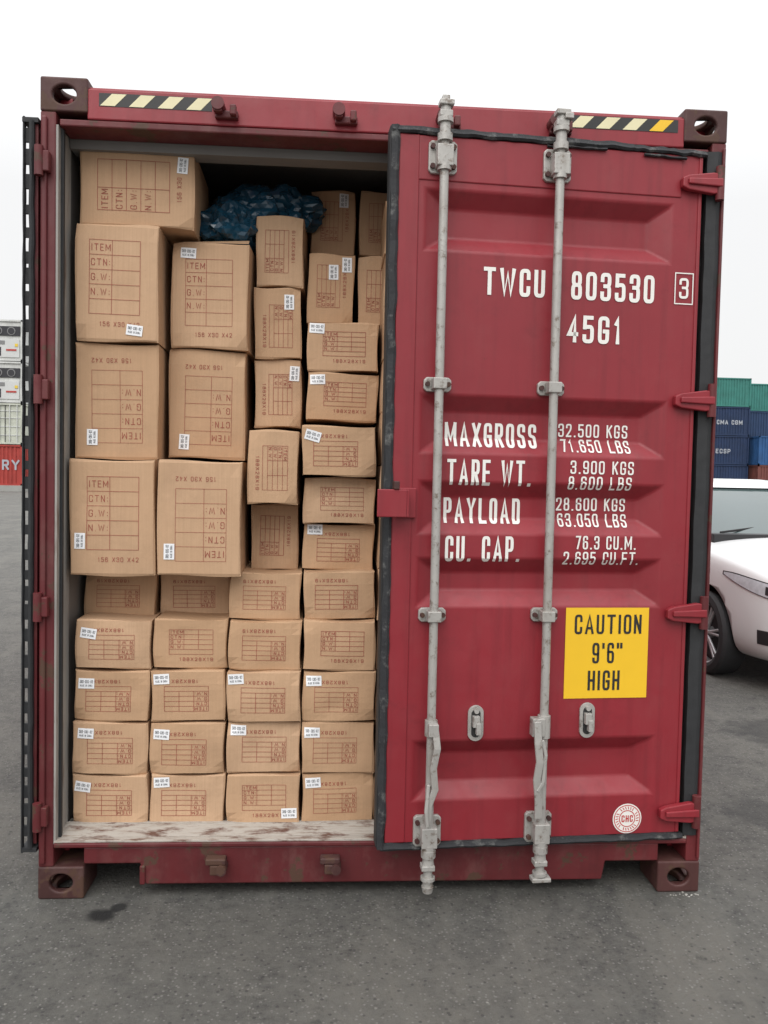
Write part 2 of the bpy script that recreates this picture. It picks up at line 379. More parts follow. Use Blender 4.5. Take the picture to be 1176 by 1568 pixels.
for z in (2.625,1.845,1.065,.318):
    mb.prism([(-.118,z-.02),(-.095,z-.030),(.0,z-.040),(.038,z-.034),(.038,z+.030),(.0,z+.036),(-.095,z+.022),(-.118,z+.012)],-.030,-.006,0)
    mb.prism([(-.10,z-.012),(.03,z-.016),(.03,z+.014),(-.10,z+.008)],-.040,-.03,0)
    mb.cyl((.026,-.022,z-.06),(.026,-.022,z+.06),.016,mat=1)
mb.build('hinges',[M_red,M_red2],DR,.004)
def bracket(mb,x,z,h,w=.1,big=True):
    mb.prism([(x-w/2,z-h/2+.01),(x-w/2+.01,z-h/2),(x+w/2-.01,z-h/2),(x+w/2,z-h/2+.01),(x+w/2,z+h/2-.01),(x+w/2-.01,z+h/2),(x-w/2+.01,z+h/2),(x-w/2,z+h/2-.01)],-.016,.0,0)
    if big:
        mb.box(x-.028,x+.028,-.066,-.012,z-h/2+.012,z+h/2-.028,0)
        mb.cyl((x,-.045,z-h/2+.0),(x,-.045,z-h/2+.02),.024,mat=0)
    else:
        mb.box(x-.024,x+.024,-.066,-.012,z-h/2+.006,z+h/2-.006,0)
    for dx in (-.037,.037):
        for dz in ((-h*.3,h*.3) if big else (0,)):
            mb.cyl((x+dx,-.028,z+dz),(x+dx,-.012,z+dz),.009,mat=1,n=8)
mb=MB()
R2=-.582
for x,v in ((-.993,0),(R2,1)):
    yr=-.045
    mb.cyl((x,yr,.20),(x,yr,2.70),.0155,mat=0)
    bracket(mb,x,2.648,.112); bracket(mb,x,1.868,.05,.098,False); bracket(mb,x,1.058,.05,.098,False); bracket(mb,x,.280,.112)
    mb.cyl((x,yr,2.69),(x,yr,2.715),.026,mat=0); mb.cyl((x,yr,2.715),(x,yr,2.755),.019,mat=0); mb.cyl((x,yr,2.752),(x,yr,2.768),.027,mat=0)
    mb.box(x-.022,x+.022,yr-.02,yr+.02,2.768,2.79,0); mb.cyl((x,yr,2.79),(x,yr,2.812),.018,mat=0)
    mb.box(x-.024,x+.026,yr-.024,yr+.016,2.806,2.824,0)
    if v: mb.box(x+.004,x+.034,yr-.03,yr+.012,2.79,2.81,0)
    else: mb.box(x-.014,x+.012,yr-.014,yr+.014,2.82,2.842,0)
    mb.cyl((x,yr,.225),(x,yr,.20),.026,mat=0); mb.cyl((x,yr,.20),(x,yr,.172),.019,.022,mat=0); mb.box(x-.026,x+.022,yr-.022,yr+.02,.155,.174,0)
    mb.cyl((x,yr,.157),(x,yr,.125),.016,mat=0); mb.cyl((x,yr,.128),(x,yr,.117),.026,mat=0)
    if v: mb.box(x-.034,x+.036,yr-.026,yr+.015,.098,.113,0); mb.box(x-.02,x+.012,yr-.018,yr+.016,.108,.124,0)
    else: mb.cyl((x,yr,.118),(x,yr,.092),.018,mat=0); mb.cyl((x,yr,.094),(x,yr,.072),.022,.017,mat=0)
mb.build('lock_rods',[M_galv,M_cast],DR,.003)
def bar(mb,path,w,t,mat=0):
    for i in range(len(path)-1):
        a=Vector(path[i]);b=Vector(path[i+1]); d=(b-a).normalized(); sx=Vector((0,1,0)).cross(d).normalized(); n=d.cross(sx)
        a=a-d*w*.15; b=b+d*w*.15
        vs=[p+sx*(u*w/2)+n*(k*t/2) for p in (a,b) for u,k in ((-1,-1),(1,-1),(1,1),(-1,1))]
        mb.add(vs,[(0,1,2,3),(4,7,6,5),(0,4,5,1),(1,5,6,2),(2,6,7,3),(3,7,4,0)],mat)
mb=MB()
x=-.993
mb.cyl((x,-.045,.69),(x,-.045,.635),.023,mat=0); mb.box(x-.016,x+.02,-.085,-.045,.64,.685,0)
bar(mb,[(x+.008,-.075,.675),(x+.016,-.085,.60),(x+.004,-.082,.53),(x+.012,-.08,.455),(x-.008,-.078,.40),(x-.012,-.076,.33)],.024,.010)
bar(mb,[(x-.012,-.078,.47),(x-.02,-.088,.38),(x-.014,-.088,.325)],.012,.012)
x=R2
mb.cyl((x,-.045,.70),(x,-.045,.62),.023,mat=0); mb.box(x-.05,x-.005,-.075,-.035,.63,.695,0)
bar(mb,[(x-.036,-.082,.685),(x-.034,-.09,.61),(x-.026,-.09,.545),(x-.034,-.086,.48),(x-.024,-.08,.40),(x-.022,-.076,.34)],.027,.011)
bar(mb,[(x-.016,-.08,.62),(x-.004,-.085,.57),(x-.012,-.085,.47),(x-.03,-.085,.44)],.013,.012)
mb.build('lock_handles',[M_galv],DR,.003)
mb=MB()
for x,z in ((-.823,.664),(-.405,.667)):
    n=24
    def oval(r,hh):
        return [(x+r*math.cos(2*math.pi*k/n),z+(hh if math.sin(2*math.pi*k/n)>0 else -hh)+r*math.sin(2*math.pi*k/n)) for k in range(n)]
    mb.prism(oval(.029,.036),-.009,.0,0); mb.prism(oval(.017,.034),-.0105,-.008,1)
    mb.box(x-.014,x+.010,-.03,-.008,z-.01,z+.030,0); mb.box(x-.003,x+.014,-.035,-.012,z-.036,z+.006,0)
    mb.cyl((x,-.02,z+.046),(x,-.008,z+.046),.009,mat=0,n=10)
mb.build('handle_retainers',[M_galv,M_blk],DR,.002)
mb=MB()
mb.box(-1.205,-1.10,-.085,-.073,1.405,1.50,0); mb.box(-1.108,-1.096,-.085,.0,1.405,1.50,0); mb.box(-1.13,-1.06,-.018,-.004,1.40,1.505,0)
mb.box(-1.15,-1.13,-.09,-.05,1.50,1.528,1)
mb.build('security_bracket',[M_red,M_cast],DR,.003)
mb=MB()
for t,u0,u1,z0,z1,st in [('TWCU',.836,.611,2.189,2.287,.0138),('803530',.514,.201,2.189,2.289,.0138),('45G1',.524,.320,2.036,2.134,.0138),
 ('3',.106,.070,2.212,2.286,.009),
 ('MAXGROSS',.952,.614,1.655,1.743,.0110),('TARE WT.',.950,.642,1.518,1.610,.0112),('PAYLOAD',.950,.667,1.381,1.473,.0112),('CU. CAP.',.950,.676,1.246,1.338,.0112),
 ('32.500 KGS',.531,.266,1.701,1.749,.0060),('71.650 LBS',.524,.262,1.645,1.693,.0060),('3.900 KGS',.496,.256,1.567,1.615,.0060),('8.600 LBS',.502,.262,1.510,1.558,.0060),
 ('28.600 KGS',.531,.266,1.432,1.480,.0060),('63.050 LBS',.526,.262,1.374,1.422,.0060),('76.3 CU.M.',.468,.238,1.294,1.343,.0060),('2.695 CU.FT.',.512,.222,1.237,1.285,.0058)]:
    put_text(mb,t,-u0,-u1,z0,z1,st)
ribbon(mb,[(-.122,2.193),(-.122,2.303),(-.054,2.303),(-.054,2.193),(-.122,2.193)],.004,0,-.001)
def conform(mb,name,mats):
    ob=mb.build(name,mats,DR,recalc=False)
    bm=bmesh.new(); bm.from_mesh(ob.data)
    for a,b in PITS:
        for zz in (a,a+SI,b-SI,b):
            g=bm.verts[:]+bm.edges[:]+bm.faces[:]
            bmesh.ops.bisect_plane(bm,geom=g,plane_co=(0,0,zz),plane_no=(0,0,1))
    for v in bm.verts: v.co.y+=surf(v.co.x,v.co.z)-.0022
    bm.to_mesh(ob.data); bm.free(); return ob
conform(mb,'door_markings',[M_white])
mb=MB()
mb.add([(-.496,0,.747),(-.178,0,.747),(-.178,0,1.081),(-.496,0,1.081)],[(0,1,2,3)],0)
for t,u0,u1,z0,z1,st in [('CAUTION',.462,.206,.984,1.056,.0088),('9\'6"',.392,.277,.876,.952,.0088),('HIGH',.406,.284,.776,.850,.0090)]:
    put_text(mb,t,-u0,-u1,z0,z1,st,1,-.001)
conform(mb,'height_caution_decal',[M_yel,M_blk])
mb=MB(); n=40; cx,cz=-.236,.293
mb.add([(cx+.056*math.cos(2*math.pi*k/n),0,cz+.056*math.sin(2*math.pi*k/n)) for k in range(n)],[tuple(range(n))],0)
for r,w in ((.050,.003),(.030,.003)): ribbon(mb,[(cx+r*math.cos(2*math.pi*k/n),cz+r*math.sin(2*math.pi*k/n)) for k in range(n+1)],w,1,-.001)
for k in range(26):
    if k%7==3: continue
    t=2*math.pi*k/26; ribbon(mb,[(cx+.036*math.cos(t),cz+.036*math.sin(t)),(cx+.044*math.cos(t+.05),cz+.044*math.sin(t+.05))],.003,1,-.001)
put_text(mb,'CHC',cx-.022,cx+.022,cz-.013,cz+.013,.004,1,-.0012)
o=mb.build('round_sticker',[M_white,M_redtxt],DR,recalc=False); o.location.y=-.0022

# ---------------------------------------------------------------- left door folded back along the side
mb=MB()
mb.box(-1.250,-1.226,.004,1.15,.20,2.735,0)
for k in range(5): z=.45+k*.45; mb.prism([(-1.262,z),(-1.252,z-.05),(-1.252,z+.2),(-1.262,z+.15)],.1,1.05,0)
mb.build('left_door_panel',[M_red2],CT,.003)
mb=MB()
wavy(mb,(-1.274,0,.172),(-1.272,0,2.755),.008,.012,0,.001,110,21,-.004)
wavy(mb,(-1.244,0,.19),(-1.244,0,2.74),.016,.03,0,.0015,110,25,-.012)
z=.23
while z<2.72:
    mb.box(-1.272,-1.248,.0,.012,z,z+.030+.025*random.random(),0); z+=.066+.03*random.random()
for zz in (.176,2.735): mb.box(-1.276,-1.222,-.01,.05,zz,zz+.016,0)
mb.build('left_door_gasket',[M_rub],CT)
mb=MB()
for yy in (.35,.8): mb.cyl((-1.272,yy,.1),(-1.272,yy,2.8),.012,mat=0)
mb.build('left_door_rods',[M_galv],CT)

# ---------------------------------------------------------------- cartons
def carton(x,z,w,h,Y,rot=0,kind='s',label=None,depth=.42,yaw=0,roll=0,flap=False,pr=True,seed=0):
    R=random.Random(seed*13+5); mb=MB(); n=10
    B=R.uniform(-.003,.008); ph=[R.uniform(0,6) for _ in range(4)]; cr=[R.choice([0,0,.006,.015]) for _ in range(4)]; dent=(R.uniform(.2,.8),R.uniform(.2,.8),R.choice([0,.003,.006]))
    def D(px,pz):
        a=px/w+.5; b=pz/h+.5
        d=-B*math.sin(math.pi*min(max(a,0),1))*math.sin(math.pi*min(max(b,0),1))
        d+=.0014*math.sin(9*a+ph[0])*math.sin(7*b+ph[1])+dent[2]*math.exp(-((a-dent[0])**2+(b-dent[1])**2)/.03)
        for k,(ca,cb) in enumerate(((0,0),(1,0),(0,1),(1,1))):
            r=math.hypot((a-ca)*w,(b-cb)*h); d+=cr[k]*max(0,1-r/.05)
        return d
    vs=[]; idx=lambda i,j:i*(n+1)+j
    f=lambda t:.0 if t==0 else 1. if t==1 else .02+.96*(t*n-1)/(n-2)
    for i in range(n+1):
        for j in range(n+1):
            a=i/n;b=j/n
            px=(f(a)-.5)*w; pz=(f(b)-.5)*h
            wob=.003*math.sin(5*b+ph[2])*(1 if i in(0,n) else 0); wz=.0035*math.sin(6*a+ph[3])*(1 if j in (0,n) else 0)
            e=.0035 if (i in (0,n) or j in (0,n)) else 0
            vs.append((px+wob,D(px,pz)+e,pz+wz))
    mb.add(vs,[(idx(i,j),idx(i+1,j),idx(i+1,j+1),idx(i,j+1)) for i in range(n) for j in range(n)],0)
    ring=[idx(i,0) for i in range(n)]+[idx(n,j) for j in range(n)]+[idx(n-i,n) for i in range(n)]+[idx(0,n-j) for j in range(n)]
    k=len(ring); fr=[vs[i] for i in ring]; bk=[(p[0]*.995,depth,p[2]*.995) for p in fr]
    mb.add(fr+bk,[(i,i+k,(i+1)%k+k,(i+1)%k) for i in range(k)]+[tuple(range(k,2*k))],0)
    if flap:
        mb.add([(-w*.5,.004,h*.5+.001),(w*.5,.004,h*.5+.001),(w*.49,.05,h*.5+.026),(-w*.42,.08,h*.5+.012)],[(0,1,2,3)],0)
    w0,h0=(w,h) if rot in (0,180) else (h,w)
    ca,sa=math.cos(rad(rot)),math.sin(rad(rot)); cnt=[0]
    def P(pl,st,mat=1,lift=.0014):
        cnt[0]=(cnt[0]+1)%6
        pl=[(px*ca-pz*sa,px*sa+pz*ca) for px,pz in pl]
        ribbon(mb,pl,st,mat,-lift-cnt[0]*.00006,.03,D)
    def T(s,a0,a1,b0,b1,st):
        for pl in text_strokes(s,(a0-.5)*w0,(a1-.5)*w0,(b0-.5)*h0,(b1-.5)*h0,st,.5): P(pl,st)
    if pr:
        lw=R.uniform(.0012,.0016); X=lambda a:(a-.5)*w0; Z=lambda b:(b-.5)*h0
        jx,jz=R.uniform(-.03,.03),R.uniform(-.02,.02)
        if kind=='s':
            a0,a1,b0,b1=.22+jx,.82+jx,.30+jz,.80+jz; rows=5; cols=(.42+jx,.62+jx); 
            T('188X28X19',.36+jx,.82+jx,.165+jz,.235+jz,.0017)
        else:
            a0,a1,b0,b1=.19+jx,.80+jx,.23+jz,.86+jz; rows=5; cols=(.46+jx,)
            T('156 X30 X42',.32+jx,.80+jx,.125+jz,.165+jz,.0018)
        rr=[b0+(b1-b0)*i/rows for i in range(rows+1)]
        for b in rr: P([(X(a0),Z(b)),(X(a1),Z(b))],lw)
        for a in (a0,a1)+cols: P([(X(a),Z(b0 if kind!='s' or a in(a0,a1) else rr[1])),(X(a),Z(b1))],lw)
        for i,s in enumerate(('N.W:','G.W:','CTN:','ITEM')):
            g=(.18 if kind=='s' else .27)*(rr[1]-rr[0]); wid=.17 if kind=='s' else .23
            T(s,a0+.02,a0+.02+wid,rr[i+1]+g,rr[i+2]-g,.0017 if kind=='s' else .0022)
    for lb in (label or []):
        fx,fz,lr=lb; lr+=R.uniform(-4,4); lx,lz=(fx-.5)*w,(.5-fz)*h; c,s_=math.cos(rad(lr)),math.sin(rad(lr))
        LW,LH=.058,.038; m=4
        tr=lambda u,v:(lx+u*c-v*s_,lz+u*s_+v*c)
        g=[]
        for i in range(m+1):
            for j in range(m+1):
                px,pz=tr((i/m-.5)*LW,(j/m-.5)*LH); g.append((px,D(px,pz)-.0024,pz))
        mb.add(g,[(i*(m+1)+j,(i+1)*(m+1)+j,(i+1)*(m+1)+j+1,i*(m+1)+j+1) for i in range(m) for j in range(m)],2)
        for s,v0,v1,st,u0,u1 in (('3RD-CB5-02',.001,.012,.0012,-.024,.024),('MADE IN CHINA',-.012,-.004,.0008,-.022,.022)):
            for pl in text_strokes(s,u0,u1,v0,v1,st,.45):
                ribbon(mb,[tr(*p) for p in pl],st,3,-.0030,.03,D)
    ob=mb.build('cardboard_carton',[M_card,M_print,M_label,M_lblk],None,recalc=False)
    ob.location=(x,Y,z); ob.rotation_euler=(0,rad(roll),rad(yaw)); return ob
CB=[ # x,z,w,h,Y,rot,kind,labels
(-.922,2.588,.415,.300,.135,90,'b',[(.90,.24,88)]),
(-.984,2.225,.300,.424,.12,0,'b',[(.72,.90,-8)]),(-.986,1.797,.302,.424,.12,180,'b',[(.20,.81,90)]),(-.989,1.371,.310,.426,.095,0,'b',[(.12,.70,90)]),
(-.669,2.216,.296,.400,.24,0,'b',[(.22,.10,-6)]),(-.677,1.805,.296,.418,.25,180,'b',[(.21,.85,88)]),(-.673,1.375,.306,.424,.07,180,'b',[(.14,.79,90)]),
(-.412,2.415,.188,.275,.32,90,'s',None),(-.415,2.136,.188,.278,.32,270,'s',[(.74,.20,90)]),(-.412,1.862,.188,.268,.33,270,'s',[(.86,.20,90)]),
(-.412,1.569,.191,.277,.12,270,'s',None),(-.414,1.295,.190,.262,.30,90,'s',None),
(-.207,2.600,.188,.272,.54,90,'s',[(.74,.15,90)]),(-.003,2.602,.188,.272,.54,90,'s',None),
(-.210,2.284,.188,.279,.36,90,'s',[(.55,.26,90),(.84,.15,92)]),(-.010,2.286,.188,.279,.36,90,'s',None),
(-.159,2.041,.279,.189,.25,0,'s',[(.13,.13,0)]),(-.157,1.848,.279,.187,.25,0,'s',[(.14,.15,0)]),
(-.167,1.634,.279,.188,.12,180,'s',[(.14,.20,-12)]),(-.162,1.447,.278,.176,.17,0,'s',None),(-.162,1.266,.279,.178,.21,180,'s',[(.16,.12,0)]),
(-1.008,1.062,.277,.172,.29,180,'s',None),(-.724,1.062,.277,.172,.29,180,'s',None),(-.436,1.080,.272,.180,.15,180,'s',None),(-.155,1.088,.274,.184,.14,180,'s',None),
(-.992,.898,.278,.184,.13,180,'s',[(.17,.27,-4)]),(-.711,.900,.278,.188,.13,0,'s',None),(-.432,.897,.274,.186,.12,180,'s',None),(-.153,.902,.274,.188,.12,0,'s',None),
(-.996,.705,.278,.190,.12,180,'s',[(.16,.25,0)]),(-.715,.707,.278,.192,.12,180,'s',[(.14,.16,0)]),(-.433,.708,.278,.192,.115,180,'s',[(.12,.14,0)]),(-.151,.709,.278,.192,.12,180,'s',[(.15,.18,0)]),
(-1.000,.508,.280,.198,.115,180,'s',[(.18,.20,0)]),(-.716,.507,.279,.197,.12,180,'s',[(.15,.22,-4)]),(-.431,.511,.279,.194,.12,180,'s',[(.15,.15,0)]),(-.150,.512,.278,.197,.12,180,'s',[(.13,.20,0)]),
(-1.000,.309,.282,.196,.115,180,'s',[(.14,.22,-5)]),(-.714,.308,.280,.196,.12,180,'s',[(.15,.14,0)]),(-.430,.312,.278,.196,.12,0,'s',[(.86,.76,0)]),(-.148,.318,.276,.190,.125,180,'s',[(.15,.18,0)]),
]
for i,(x,z,w,h,Y,rot,kind,lab) in enumerate(CB):
    R=random.Random(i); carton(x,z,w-.006,h-.003,Y+R.uniform(-.012,.012),rot,kind,lab,yaw=R.uniform(-2.4,2.4),roll=R.uniform(-.8,.8),flap=(i==4),seed=i)
for c in range(4):
    for r in range(12):
        carton(.13+c*.284,.308+r*.197,.278,.194,.13+random.uniform(-.01,.02),180,'s',None,seed=100+c*20+r,pr=(c==0))
for x,z in ((-1.0,2.65),(-.71,2.65),(-.43,2.66),(-.16,2.66),(-.6,2.45),(.15,2.66)): carton(x,z,.279,.19,.95,180,'s',None,seed=int(300+x*10),pr=False)

def bluefilm():
    m,nt,b=newmat('blue_plastic_film'); v=coords(nt); n=nz(nt,v,12,4,.6)
    nt.links.new(mix(nt,n,(.005,.028,.055),(.012,.07,.12)),b.inputs['Base Color']); b.inputs['Roughness'].default_value=.2
    b.inputs['Specular IOR Level'].default_value=.6
    bump(nt,b,nz(nt,v,30,2,.5),.25,.01); return m
mbg=bpy.data.meshes.new('plastic_bag'); bm=bmesh.new(); RB=random.Random(4)
for cx,cy,cz,rx,ry,rz,sd in ((-.62,.40,2.505,.125,.14,.10,1),(-.50,.48,2.59,.15,.13,.110,2),(-.385,.50,2.62,.125,.12,.085,3),(-.60,.52,2.60,.12,.12,.09,4)):
    r=bmesh.ops.create_icosphere(bm,subdivisions=4,radius=1)
    for v in r['verts']:
        p=v.co.copy(); o_=Vector((sd*7,sd,0))
        d=noise.noise(p*1.8+o_)*.34+noise.noise(p*4.5+o_)*.20+RB.uniform(-.035,.035)
        p*=1+d; p+=Vector((RB.uniform(-.025,.025),0,RB.uniform(-.025,.025))); v.co=Vector((cx+p.x*rx,cy+p.y*ry,max(cz+p.z*rz,2.43)))
bm.to_mesh(mbg); bm.free(); mbg.materials.append(bluefilm())
for p in mbg.polygons: p.use_smooth=False
ob=bpy.data.objects.new('blue_plastic_bag',mbg); SC.collection.objects.link(ob)

# ---------------------------------------------------------------- ground
def asphalt():
    m,nt,b=newmat('old_asphalt'); v=coords(nt)
    big=nz(nt,v,.45,5,.6); mid=nz(nt,v,1.6,8,.72); fine=nz(nt,v,22,8,.8); clod=nz(nt,v,6,8,.78)
    c=mix(nt,ramp(nt,big,.38,.62),(.078,.075,.069),(.120,.116,.104))
    c=mix(nt,ramp(nt,mid,.44,.58,(0,0,0,1),g4(.8)),c,(.056,.055,.052))
    c=mix(nt,ramp(nt,nz(nt,coords(nt,(1,.3,1)),1.5,7,.75),.50,.64,(0,0,0,1),g4(.8)),c,(.165,.156,.135))
    c=mix(nt,ramp(nt,clod,.50,.62,(0,0,0,1),g4(.55)),c,(.16,.153,.135))
    c=mix(nt,ramp(nt,clod,.36,.45,g4(.65),g4(0)),c,(.040,.040,.038))
    c=mix(nt,ramp(nt,fine,.40,.60,(.0,.0,.0,1),g4(.65)),c,(.145,.141,.128))
    c=mix(nt,ramp(nt,fine,.30,.42,g4(.7),g4(0)),c,(.03,.03,.03))
    vo=N(nt,'ShaderNodeTexVoronoi'); vo.inputs['Scale'].default_value=55; nt.links.new(v,vo.inputs['Vector'])
    c=mix(nt,ramp(nt,vo.outputs['Distance'],.16,.26,g4(.75),g4(0)),c,(.22,.215,.20))
    vo2=N(nt,'ShaderNodeTexVoronoi'); vo2.inputs['Scale'].default_value=30; nt.links.new(v,vo2.inputs['Vector'])
    c=mix(nt,ramp(nt,vo2.outputs['Distance'],.12,.2,g4(.6),g4(0)),c,(.03,.03,.03))
    geo=N(nt,'ShaderNodeNewGeometry'); 
    def spot(c,x,y,r,col,amt):
        d=N(nt,'ShaderNodeVectorMath',operation='DISTANCE'); nt.links.new(geo.outputs['Position'],d.inputs[0]); d.inputs[1].default_value=(x,y,0)
        a=N(nt,'ShaderNodeMath',operation='ADD'); s=N(nt,'ShaderNodeMath',operation='MULTIPLY'); s.inputs[1].default_value=r*1.6
        nt.links.new(nz(nt,v,9,4),s.inputs[0]); nt.links.new(d.outputs['Value'],a.inputs[0]); nt.links.new(s.outputs[0],a.inputs[1])
        return mix(nt,ramp(nt,a.outputs[0],r*1.5,r*1.9,g4(amt),(0,0,0,1)),c,col)
    c=spot(c,-.96,-.12,.055,(.008,.008,.008),.97); c=spot(c,-.92,-.07,.03,(.01,.01,.01),.9)
    c=spot(c,2.6,1.9,.30,(.03,.03,.03),.6); c=spot(c,-2.6,6.5,.5,(.03,.03,.03),.5); c=spot(c,1.9,.7,.2,(.035,.035,.035),.5)
    nt.links.new(c,b.inputs['Base Color']); b.inputs['Roughness'].default_value=.85
    h=mix(nt,.6,mid,fine); bump(nt,b,h,1.0,.035); return m
mb=MB(); S=1500; mb.add([(-S,-S,0),(S,-S,0),(S,S,0),(-S,S,0)],[(0,1,2,3)]); mb.build('ground',[asphalt()])
mb=MB()
M_grit=plain('grit_stone',(.16,.155,.14),.8,0,.5,30,0)
ico=bmesh.new(); bmesh.ops.create_icosphere(ico,subdivisions=1,radius=1); IV=[v.co.copy() for v in ico.verts]; IF=[tuple(v.index for v in f.verts) for f in ico.faces]; ico.free()
def stone(x,y,r,mt=0): 
    j=[Vector((v.x*random.uniform(.7,1.3),v.y*random.uniform(.7,1.3),v.z*random.uniform(.4,.7)))*r for v in IV]
    mb.add([(x+p.x,y+p.y,p.z+r*.2) for p in j],IF,mt)
for _ in range(3200):
    x=random.uniform(-4.0,4.5); y=random.uniform(-1.8,5)
    stone(x,y,random.choice((.002,.003,.003,.004,.0055)))
for _ in range(16): stone(1.16+random.gauss(0,.04),-.025+random.gauss(0,.008),random.uniform(.002,.0045),1)
mb.build('gravel',[M_grit,plain('pale_chips',(.36,.35,.32),.8,0,.2,30,0)],recalc=False)

# ---------------------------------------------------------------- stacks of containers in the distance
def bgcont(name,x,y,z,col,ln=12.19,side=True,text=None,kind='box',textx=.5,ts=.42):
    w=ln if side else 2.44; d=2.44 if side else ln; h=2.85
    P=paint('paint_'+name,col,.15,.6,.2); mb=MB(); e=.14
    for a in (x,x+w-e):
        for b in (y,y+d-e): mb.box(a,a+e,b,b+e,z,z+h,0)
    for zz in (z,z+h-.12): mb.box(x,x+w,y,y+.1,zz,zz+.12,0); mb.box(x,x+w,y+d-.1,y+d,zz,zz+.12,0); mb.box(x,x+.1,y,y+d,zz,zz+.12,0); mb.box(x+w-.1,x+w,y,y+d,zz,zz+.12,0)
    mb.box(x+.1,x+w-.1,y+.1,y+d-.1,z+.1,z+h-.04,0)
    if kind=='box':
        a=x+e
        while a<x+w-e-.2: mb.prism([(a,z+.12),(a+.14,z+.12),(a+.14,z+h-.12),(a,z+h-.12)],y+.05,y+.1,0); a+=.28
        b=y+e
        while b<y+d-e-.2:
            mb.box(x+.05,x+.1,b,b+.14,z+.12,z+h-.12,0); mb.box(x+w-.1,x+w-.05,b,b+.14,z+.12,z+h-.12,0); b+=.28
    if kind=='doors':
        for k in (.35,.85,1.55,2.05): mb.cyl((x+k,y+.02,z+.1),(x+k,y+.02,z+h-.1),.03,mat=2)
        mb.box(x+1.2,x+1.24,y+.05,y+.09,z+.1,z+h-.1,3)
        for zz in (.6,1.2,1.8,2.3): mb.box(x+.2,x+w-.2,y+.06,y+.1,z+zz,z+zz+.05,2)
    if kind=='reefer':
        mb.box(x+.2,x+w-.2,y+.03,y+.1,z+1.75,z+2.4,3); mb.box(x+.25,x+w-.25,y+.03,y+.1,z+.25,z+1.5,2)
        for cx in (.75,1.65): 
            mb.cyl((x+cx,y-.0,z+2.07),(x+cx,y+.05,z+2.07),.28,mat=6,n=24); mb.cyl((x+cx,y-.02,z+2.07),(x+cx,y+.0,z+2.07),.22,mat=3,n=24)
        mb.box(x+.35,x+.95,y+.0,y+.05,z+.35,z+.95,3); mb.box(x+1.3,x+2.0,y+.0,y+.05,z+.7,z+.82,4); mb.box(x+1.9,x+2.1,y-.01,y+.0,z+1.0,z+1.2,5); mb.box(x+.4,x+1.2,y-.0,y+.03,z+1.15,z+1.4,6)
    if text: put_text(mb,text,x+w*textx,x+w*textx+len(text)*ts,z+h*.38,z+h*(.38+ts*.42),.22*ts,1,y+.03)
    mb.build(name,[P,TW,BW,BD,BR,BY,BG])
TW=plain('faded_white_print',(.36,.38,.42),.6,0,.2,2,0); BW=plain('reefer_white',(.55,.56,.55),.6,0,.15,1,0); BD=plain('dark_grille',(.03,.03,.035),.7,0,.2,3,0)
BR=plain('red_panel',(.4,.05,.04),.6,0,.2,3,0); BY=plain('yellow_panel',(.7,.5,.05),.6,0,.2,3,0); BG=plain('grey_panel',(.2,.2,.2),.6,0,.2,3,0)
y0=56
CONC=plain('concrete',(.3,.3,.28),.85,0,.2,2,.2)
mb=MB(); mb.box(-40,-21.7,55.5,70,0,.4); mb.build('concrete_plinth',[CONC])
WH=(.58,.59,.57)
for c in range(3):
    xx=-21.95-2.44-c*2.6
    for r in range(4):
        kind=('box','doors','reefer','reefer')[r]; col=(.36,.04,.03) if r==0 else (.52,.54,.46) if r==1 else WH
        bgcont('refrigerated_container' if r>1 else 'stacked_container',xx,y0,.4+r*2.9,col,side=False,kind=kind,text='RY' if (r==0 and c==0) else None,textx=.42,ts=.6)
mb=MB(); mb.box(28,60,75.5,84,0,.65); mb.build('concrete_plinth',[CONC])
cols=[(.010,.028,.08),(.010,.028,.08),(.010,.028,.08),(.04,.20,.17)]
for r in range(4):
    bgcont('stacked_container',29.4,77,.65+r*2.9,cols[r],text='CMA CGM' if r==2 else 'ECSP' if r==1 else None,textx=.72,ts=.38)
for r,cc in enumerate(((.16,.05,.04),(.02,.09,.24))): bgcont('stacked_container',42.1,76,.65+r*2.9,cc)
for r,cc in enumerate(((.02,.1,.2),(.012,.035,.10),(.02,.05,.12),(.04,.20,.17))): bgcont('stacked_container',42.3,81,.65+r*2.9,cc)

# ---------------------------------------------------------------- parked car (white hatchback)
CAR=empty('parked_car',None,(3.775,3.45-.84,0)); CAR.rotation_euler=(0,0,rad(0.5)); CAR.scale=(1.06,1.06,1.06)
def carpaint():
    m,nt,b=newmat('white_car_paint'); v=coords(nt); n=nz(nt,v,3,5)
    nt.links.new(mix(nt,n,(.62,.63,.63),(.70,.71,.71)),b.inputs['Base Color']); b.inputs['Roughness'].default_value=.35
    b.inputs['Coat Weight'].default_value=.4; b.inputs['Coat Roughness'].default_value=.1; return m
M_cp=carpaint(); M_gl=plain('car_glass',(.06,.085,.085),.06,0,.1,2,0); M_gl.node_tree.nodes['Principled BSDF'].inputs['Specular IOR Level'].default_value=.9
M_ty=plain('tyre_rubber',(.022,.022,.024),.75,0,.2,20,.2); M_al=plain('alloy_wheel',(.42,.42,.43),.35,.5,.1,20,0); M_dk=plain('black_trim',(.02,.02,.022),.5,0,.2,20,0)
M_lamp=plain('headlamp_lens',(.50,.53,.56),.12,.1,.3,25,0); M_chr=plain('chrome',(.6,.6,.62),.2,.8,.05,10,0)
ST=[(0.0,.50,.30,.50,.72,.74),(.05,.68,.24,.50,.78,.81),(.18,.78,.20,.52,.85,.89),(.45,.84,.19,.54,.91,.96),(.85,.862,.19,.55,.955,1.02),(1.2,.868,.19,.55,.985,1.06),
 (1.6,.87,.19,.55,.99,1.06),(2.3,.87,.19,.55,1.0,1.06),(3.1,.865,.19,.55,1.02,1.08),(3.7,.84,.21,.55,1.02,1.10),(4.05,.78,.26,.56,1.0,1.06),(4.2,.66,.32,.56,.85,.90),(4.23,.60,.36,.56,.70,.72)]
secs=[]
